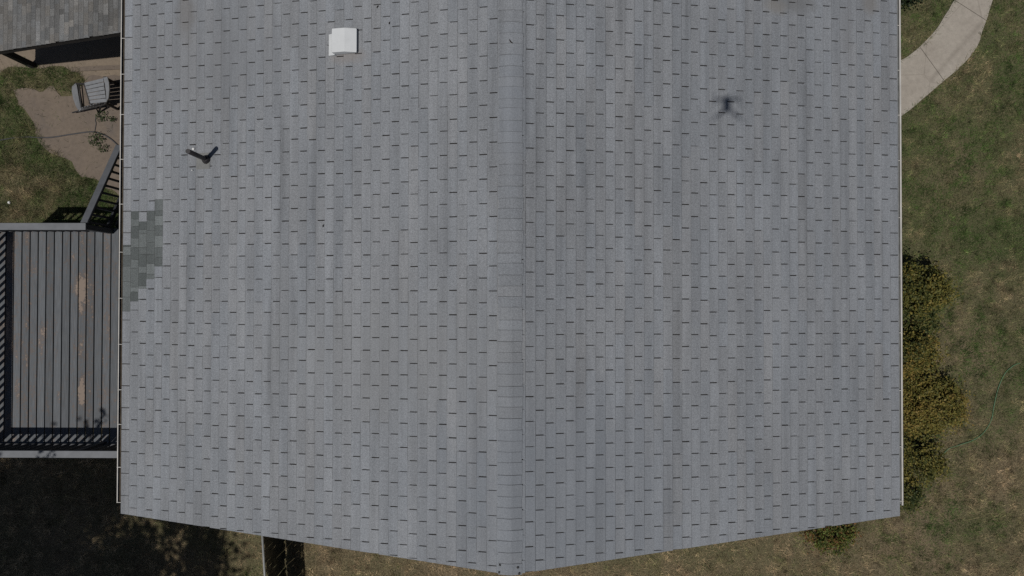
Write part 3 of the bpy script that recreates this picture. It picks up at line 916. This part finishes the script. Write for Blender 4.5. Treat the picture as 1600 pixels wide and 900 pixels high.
# ------------------------------------------------------------------ fence at the lower edge
fz = 1.25
fa, fb = at(409.5, 830, fz), at(414, 905, fz)
fx = lambda y: fa.x + (fb.x-fa.x)*(y-fa.y)/(fb.y-fa.y)
fy0, fy1 = WYS - .05, -7.2
fence = thing('chain_link_fence', 'chain-link fence with dark slats running out from under the roof', 'fence', (fx(-4), -4, 0))
m = MB(); m.tube([(fx(fy0), fy0, fz), (fx(fy1), fy1, fz)], .021, 10); m.build('top_rail', M['galv'], fence)
for y in (fy0-.05, -5.4, fy1):
    m = MB(); m.tube([(fx(y), y, 0), (fx(y), y, fz-.02)], .027, 10); m.build('post', M['galv'], fence)
m = MB(); y = fy0 - .02
while y > fy1:
    x = fx(y); w = .064; dx = rs.uniform(-.008, .008); bot = rs.uniform(.02, .06); top = fz - rs.uniform(.03, .12)
    zs = np.linspace(bot, top, 6); bow = [rs.uniform(-.012, .012) for _ in zs]
    for i in range(5):
        m.poly([(x+dx+bow[i], y, zs[i]), (x+dx+bow[i]+.004, y-w, zs[i]), (x+dx+bow[i+1]+.004, y-w, zs[i+1]), (x+dx+bow[i+1], y, zs[i+1])])
    y -= .056
tag(m.build('slat_screen', M['screen'], fence), kind='stuff')
m = MB(); step = .07
for dirn in (1, -1):
    y = fy0 + 1.3
    while y > fy1 - 1.3:
        pts = []
        za, zb = .03, fz - .02
        ya, yb = y, y - dirn*(zb-za)
        lo = max(min(ya, yb), fy1); hi = min(max(ya, yb), fy0)
        if hi - lo > .1:
            f = lambda yy: za + (ya-yy)*dirn
            m.tube([(fx(hi)+.012*dirn, hi, f(hi)), (fx(lo)+.012*dirn, lo, f(lo))], .0016, 4, caps=False)
        y -= step
tag(m.build('wire_mesh', M['wire'], fence), kind='stuff')

# ------------------------------------------------------------------ vegetation
def leaves(cent, size, colr, up=0.5, aspect=0.5, rng=RNG):
    """rhombic leaves at the points cent; returns V, F, col"""
    n = len(cent)
    nrm = rng.normal(size=(n, 3)); nrm[:, 2] = np.abs(nrm[:, 2]) + up; nrm /= np.linalg.norm(nrm, axis=1)[:, None]
    a = rng.normal(size=(n, 3)); a -= nrm*(a*nrm).sum(1)[:, None]; a /= np.linalg.norm(a, axis=1)[:, None]
    b = np.cross(nrm, a)
    s = (size*rng.uniform(.6, 1.4, n))[:, None]
    fold = nrm*s*0.12
    V = np.stack([cent - a*s*.5, cent + b*s*.5*aspect + fold, cent + a*s*.5, cent - b*s*.5*aspect + fold], 1).reshape(-1, 3)
    F = np.arange(n*4).reshape(n, 4)
    return V, F, np.repeat(colr, 4, axis=0)

def shrub(px, py, rx, ry, h, n, pal, label, group, leaf=.05, clumps=26, seed=0, stems=7, lean=(0, 0)):
    r = np.random.default_rng(seed)
    base = at(px, py, 0)
    t = thing('shrub', label, 'shrub', (base.x, base.y, 0), group)
    th = r.uniform(0, 2*math.pi, clumps); q = np.sqrt(r.uniform(0, 1, clumps))
    cx = base.x + q*np.cos(th)*rx*.8; cy = base.y + q*np.sin(th)*ry*.8
    cz_ = h*(0.45 + 0.5*(1-q**2)*r.uniform(.7, 1.1, clumps))
    idx = r.integers(0, clumps, n)
    dirs = r.normal(size=(n, 3)); dirs /= np.linalg.norm(dirs, axis=1)[:, None]
    rad = r.uniform(.35, 1.0, n)**.5
    cr = np.array([min(rx, ry)*r.uniform(.16, .46) for _ in range(clumps)])
    P = np.c_[cx[idx], cy[idx], cz_[idx]] + dirs*(rad*cr[idx])[:, None]*np.array([1, 1, .8])
    # ragged shoots
    sh = r.random(n) < .22
    P[sh] += dirs[sh]*np.array([.20, .20, .12])*r.uniform(.2, 1, (sh.sum(), 1))
    # a thin skirt of low leaves
    low = r.random(n) < .16
    P[low, 2] = r.uniform(.04, h*.5, low.sum())
    P[:, 2] = np.maximum(P[:, 2], .02)
    pal = np.array(pal); w = r.random(n); cl = r.normal(0, .22, clumps)[idx]
    k = np.clip(w + cl, 0, .999)*(len(pal)-1); i0 = k.astype(int); f = (k-i0)[:, None]
    colr = pal[i0]*(1-f) + pal[np.minimum(i0+1, len(pal)-1)]*f
    colr *= r.uniform(.75, 1.25, (n, 1))
    V, F, cc = leaves(P, leaf, colr, .6, .55, r)
    o = np_mesh('foliage', V, F, cc, M['leaf'], t, (base.x, base.y, 0))
    for i in range(stems):
        j = r.integers(0, clumps); m = MB()
        p0 = Vector((base.x + r.normal(0, .06), base.y + r.normal(0, .06), 0)); p2 = Vector((cx[j], cy[j], cz_[j]))
        p1 = (p0+p2)/2 + Vector((r.normal(0, .04), r.normal(0, .04), .08))
        m.tube([p0, p1, p2], [.014, .010, .005], 6); m.build('stem', M['bark'], t)
    return t

OL = [(.042, .050, .015), (.100, .102, .026), (.155, .138, .034), (.205, .165, .042), (.24, .17, .048)]
GR = [(.032, .048, .016), (.058, .075, .022), (.09, .10, .028), (.13, .115, .034)]
G_ = 'shrubs along the right wall'
shrub(1404, 456, .66, .50, 1.4, 8500, [OL[0], GR[2], OL[1], OL[2], OL[3]], 'uppermost yellow-green shrub beside the right gutter, casting a leafy shadow', G_, .05, 30, 1)
shrub(1418, 497, .42, .40, .7, 4200, GR, 'low green shrub filling the gap below the uppermost shrub', G_, .045, 20, 12)
shrub(1400, 552, .62, .50, 1.0, 8000, OL, 'olive shrub with a dark hollow, second large one beside the right gutter', G_, .045, 28, 2)
shrub(1425, 630, .82, .58, 1.0, 12500, OL[1:], 'widest golden-olive shrub, reaching furthest out onto the right lawn', G_, .045, 36, 3)
shrub(1405, 708, .66, .50, .95, 8000, OL[:4], 'yellow-green shrub just below the widest one by the right gutter', G_, .045, 28, 4)
shrub(1393, 765, .42, .32, .8, 3400, GR, 'lowest green shrub by the lower right corner of the roof', G_, .04, 18, 5)
shrub(1288, 826, .56, .36, .6, 3200, [(.05, .07, .018), (.085, .11, .024), (.13, .145, .032), (.17, .09, .035)], 'small bright green shrub poking out below the lower right roof edge', 'shrub below the roof', .045, 18, 6)
shrub(1398, -12, .55, .30, .7, 3600, [(.012, .022, .010), (.022, .035, .014), (.035, .05, .02)], 'dark green shrub at the top beside the curved walk', 'shrub by the walk', .05, 10, 7)

def weed(px, py, r0, n, label, seed):
    r = np.random.default_rng(seed); b = at(px, py, .012)
    th = r.uniform(0, 2*math.pi, n); q = r0*np.sqrt(r.random(n))
    P = np.c_[b.x+q*np.cos(th), b.y+q*np.sin(th)*.8, r.uniform(.03, .10, n)]
    colr = np.array([(.034, .056, .018)])*r.uniform(.5, 1.5, (n, 1))
    V, F, cc = leaves(P, .042, colr, 1.0, .4, r)
    # stalks tie the leaves to the ground
    t = thing('weed', label, 'weed', (b.x, b.y, 0), 'weeds in the patio')
    np_mesh('leaves', V, F, cc, M['leaf'], t, (b.x, b.y, 0))
    for i in range(5):
        j = r.integers(0, n); m = MB(); m.tube([(b.x, b.y, .0), tuple(P[j])], [.005, .003], 5); m.build('stem', M['bark'], t)
weed(152, 218, .17, 120, 'bright leafy weed growing beside the dark hose', 21)
weed(163, 232, .11, 50, 'low weed between the leafy weed and the stair rail', 22)
weed(161, 183, .13, 70, 'grey-green weed tuft just below the slatted chair', 23)
weed(178, 187, .07, 35, 'small weed tuft against the left gutter below the chair', 24)

# grass
def inside(poly, x, y):
    poly = np.array(poly); c = np.zeros(len(x), bool); j = len(poly)-1
    for i in range(len(poly)):
        xi, yi = poly[i]; xj, yj = poly[j]
        m = ((yi > y) != (yj > y)) & (x < (xj-xi)*(y-yi)/(yj-yi+1e-12)+xi)
        c ^= m; j = i
    return c

def grass(name, x0, x1, y0, y1, dens, label, ln, dryf, seed, avoid=(), extra=None, mul=1.0):
    r = np.random.default_rng(seed)
    n = int((x1-x0)*(y1-y0)*dens)
    x = r.uniform(x0, x1, n); y = r.uniform(y0, y1, n)
    nt = max(1, n//70); tid = r.integers(0, nt, n); tuft = r.random(n) < .33      # blades that grow in tufts
    tx, ty = r.uniform(x0, x1, nt), r.uniform(y0, y1, nt); ts = r.uniform(.012, .05, nt); tb = r.uniform(.35, 1.75, nt)
    x[tuft] = tx[tid[tuft]] + r.normal(size=tuft.sum())*ts[tid[tuft]]; y[tuft] = ty[tid[tuft]] + r.normal(size=tuft.sum())*ts[tid[tuft]]
    tbr = np.where(tuft, tb[tid], 1.0)
    keep = np.ones(n, bool)
    jx, jy = x + r.normal(0, .035, n), y + r.normal(0, .035, n)
    for p in avoid: keep &= ~(inside(p, jx, jy))
    if extra is not None: keep &= extra(x, y, r)
    dn = .45*vnoise(x, y, 3.2, seed) + .35*vnoise(x, y, 9, seed+1) + .2*vnoise(x, y, 25, seed+2)
    keep &= r.random(n) < .35 + 1.1*dn
    x, y, tbr = x[keep], y[keep], tbr[keep]; n = len(x)
    dry = dryf(x, y) + .8*(vnoise(x, y, 1.1, seed+3)-.5) + .9*(vnoise(x, y, 5, seed+4)-.5) + r.normal(0, .22, n)
    dry = np.clip(dry, 0, 1)[:, None]
    g1 = np.array([(.044, .073, .019)]); g2 = np.array([(.235, .176, .108)])
    colr = (g1*(1-dry) + g2*dry)*r.uniform(.55, 1.45, (n, 1))*(.18 + 1.0*vnoise(x, y, 9, seed+6) + .75*vnoise(x, y, 26, seed+7))[:, None]*tbr[:, None]*mul
    pale = r.random(n) < .05; colr[pale] = np.array([.19, .16, .11])*r.uniform(.7, 1.2, (pale.sum(), 1))
    tall = .6 + .9*vnoise(x, y, 6, seed+5)
    L = ln*r.uniform(.5, 1.3, n)*tall
    az = r.uniform(0, 2*math.pi, n); tilt = r.uniform(.35, 1.35, n); w = r.uniform(.0035, .008, n)
    d = np.c_[np.cos(az)*np.sin(tilt), np.sin(az)*np.sin(tilt), np.cos(tilt)]
    sd = np.c_[-np.sin(az), np.cos(az), np.zeros(n)]
    P = np.c_[x, y, np.where(inside(full, x, y), .03, 0.0)]
    V = np.stack([P - sd*w[:, None]*.5, P + sd*w[:, None]*.5, P + d*L[:, None]], 1).reshape(-1, 3)
    o = np_mesh(name, V, np.arange(n*3).reshape(n, 3), np.repeat(colr, 3, axis=0), M['grass'])
    return tag(o, label, 'grass', kind='stuff')
sm = lambda v, a, b: np.clip((v-a)/(b-a), 0, 1)
walk_avoid = full
grass('lawn_grass', 5.35, 12.4, -7.6, 7.4, 3600, 'short patchy green and brown lawn right of the house', .085,
      lambda x, y: .23 - .22*sm(y, -1.5, 1.5)*(1-sm(x, 8.6, 10.2)) + .22*sm(-y, 1.5, 3.5) + .12*sm(x, 8.8, 10), 31, [full], mul=1.42)
grass('dry_grass', -12.6, 5.35, -7.6, -2.85, 2600, 'dry tan grass along the lower edge of the house', .085,
      lambda x, y: 1.05 - .25*sm(x, 2.5, 5.3), 41, mul=1.5)
def yard_edge(x, y, r):
    ins = inside(strip_poly, x, y) | inside(patio_poly, x, y)
    return (~ins | (r.random(len(x)) < .012)) & ((y > 1.3) | (x < dW + .05))
grass('yard_grass', -12.6, -5.4, -2.85, 6.0, 4600, 'long dark green yard grass around the dusty patio', .115,
      lambda x, y: .04 + .34*sm(x, -8.2, -9.8)*sm(-y, -3.6, -2.2), 51, [], yard_edge, mul=1.12)

# tree standing past the lower left corner, whose shade falls on the yard
def tree(x, y, h, rx, ry, rz_, cz0, n, label, seed):
    r = np.random.default_rng(seed)
    t = thing('shade_tree', label, 'tree', (x, y, 0))
    m = MB(); m.tube([(x, y, 0), (x+.1, y, h*.25), (x-.05, y+.1, h*.5), (x, y, h*.8)], [.22, .17, .12, .04], 12); m.build('trunk', M['bark'], t)
    nc = 130
    d = r.normal(size=(nc, 3)); d /= np.linalg.norm(d, axis=1)[:, None]
    q = r.uniform(.15, 1, nc)**.45
    cc = np.array([x, y, cz0]) + d*q[:, None]*np.array([rx, ry, rz_])
    for j in range(16):
        m = MB(); s = Vector((x, y, r.uniform(h*.25, h*.6))); e = Vector(cc[j]); mid = (s+e)/2 + Vector((0, 0, .25))
        m.tube([s, mid, e], [.07, .045, .015], 7); m.build('limb', M['bark'], t)
    idx = r.integers(0, nc, n)
    P = cc[idx] + r.normal(size=(n, 3))*np.array([.30, .30, .2])*r.uniform(.6, 1.3, nc)[idx][:, None]
    for (px, py, z0), z1, ext in (((156, 655, 1.1), 7.6, .10), ((74, 714, 2.05), 7.2, .10)):    # two sprays of leaves at the end of long shoots
        g0 = at(px, py, z0); tip = g0 - SUN_DIR*((z1 - z0)/-SUN_DIR.z)
        m = MB(); a = Vector(cc[np.argmin(np.linalg.norm(cc - np.array(tip), axis=1))]); m.tube([a, (a+tip)/2 + Vector((0, 0, .1)), tip], [.02, .012, .005], 6); m.build('limb', M['bark'], t)
        P = np.r_[P, np.array(tip) + r.normal(size=(10, 3))*ext]
    n = len(P)
    colr = np.array([(.035, .060, .018)])*r.uniform(.6, 1.5, (n, 1))
    V, F, c = leaves(P, .13, colr, .6, .6, r)
    np_mesh('crown', V, F, c, M['leaf'], t, (x, y, 0))
tree(-11.15, -8.15, 11.5, 3.3, 3.15, 2.1, 8.8, 84000, 'broad leafy tree past the lower left corner, shading the yard below the deck', 61)

# ------------------------------------------------------------------ the drone that carries the camera; its shadow lies on the right slope
D = CAM + Vector((0, -.06, .075))
drone = thing('drone', 'small quadcopter drone hovering high above the ridge, seen by its shadow', 'drone', D)
m = MB()
secs = [(-.115, .026, .018), (-.10, .050, .038), (-.03, .056, .044), (.05, .056, .044), (.095, .050, .038), (.11, .022, .016)]
rings = []
for yy, w, hh in secs:
    rings.append([(D.x+math.cos(a)*w, D.y+yy, D.z+math.sin(a)*hh) for a in np.linspace(0, 2*math.pi, 12, endpoint=False)])
for a, b in zip(rings[:-1], rings[1:]):
    for i in range(12): m.poly([a[i], a[(i+1) % 12], b[(i+1) % 12], b[i]], smooth=True)
m.poly(rings[0][::-1]); m.poly(rings[-1])
m.build('body', M['drone'], drone)
for sx in (-1, 1):
    for sy, ex_, ey in ((1, .165, .055), (-1, .165, -.20)):
        a = (D.x+sx*.035, D.y+sy*.07-(.02 if sy < 0 else 0), D.z); b = (D.x+sx*ex_, D.y+ey, D.z+.01)
        m = MB(); m.tube([a, b], [.017, .013], 8); arm = m.build('arm', M['drone'], drone)
        m = MB(); m.tube([(b[0], b[1], D.z-.015), (b[0], b[1], D.z+.035)], .017, 10); m.build('motor', M['drone'], arm)
        an = {(-1, 1): 1.5, (1, 1): 2.2, (-1, -1): .5, (1, -1): 2.3}[(sx, sy)]
        for k_ in (0, math.pi):
            m = MB(); dv = Vector((math.cos(an+k_), math.sin(an+k_), 0)); s_ = Vector((-dv.y, dv.x, 0))
            c0 = Vector((b[0], b[1], D.z+.038))
            m.hexa([c0-s_*.006, c0+dv*.105-s_*.004, c0+dv*.105+s_*.006, c0+s_*.010, c0-s_*.006+Vector((0,0,.002)), c0+dv*.105-s_*.004+Vector((0,0,.002)), c0+dv*.105+s_*.006+Vector((0,0,.004)), c0+s_*.010+Vector((0,0,.005))])
            m.build('blade', M['drone'], arm)
m = MB(); m.tube([(D.x, D.y+.06, D.z-.065), (D.x, D.y+.06, D.z-.02)], [.018, .022], 12); m.build('gimbal', M['drone'], drone)
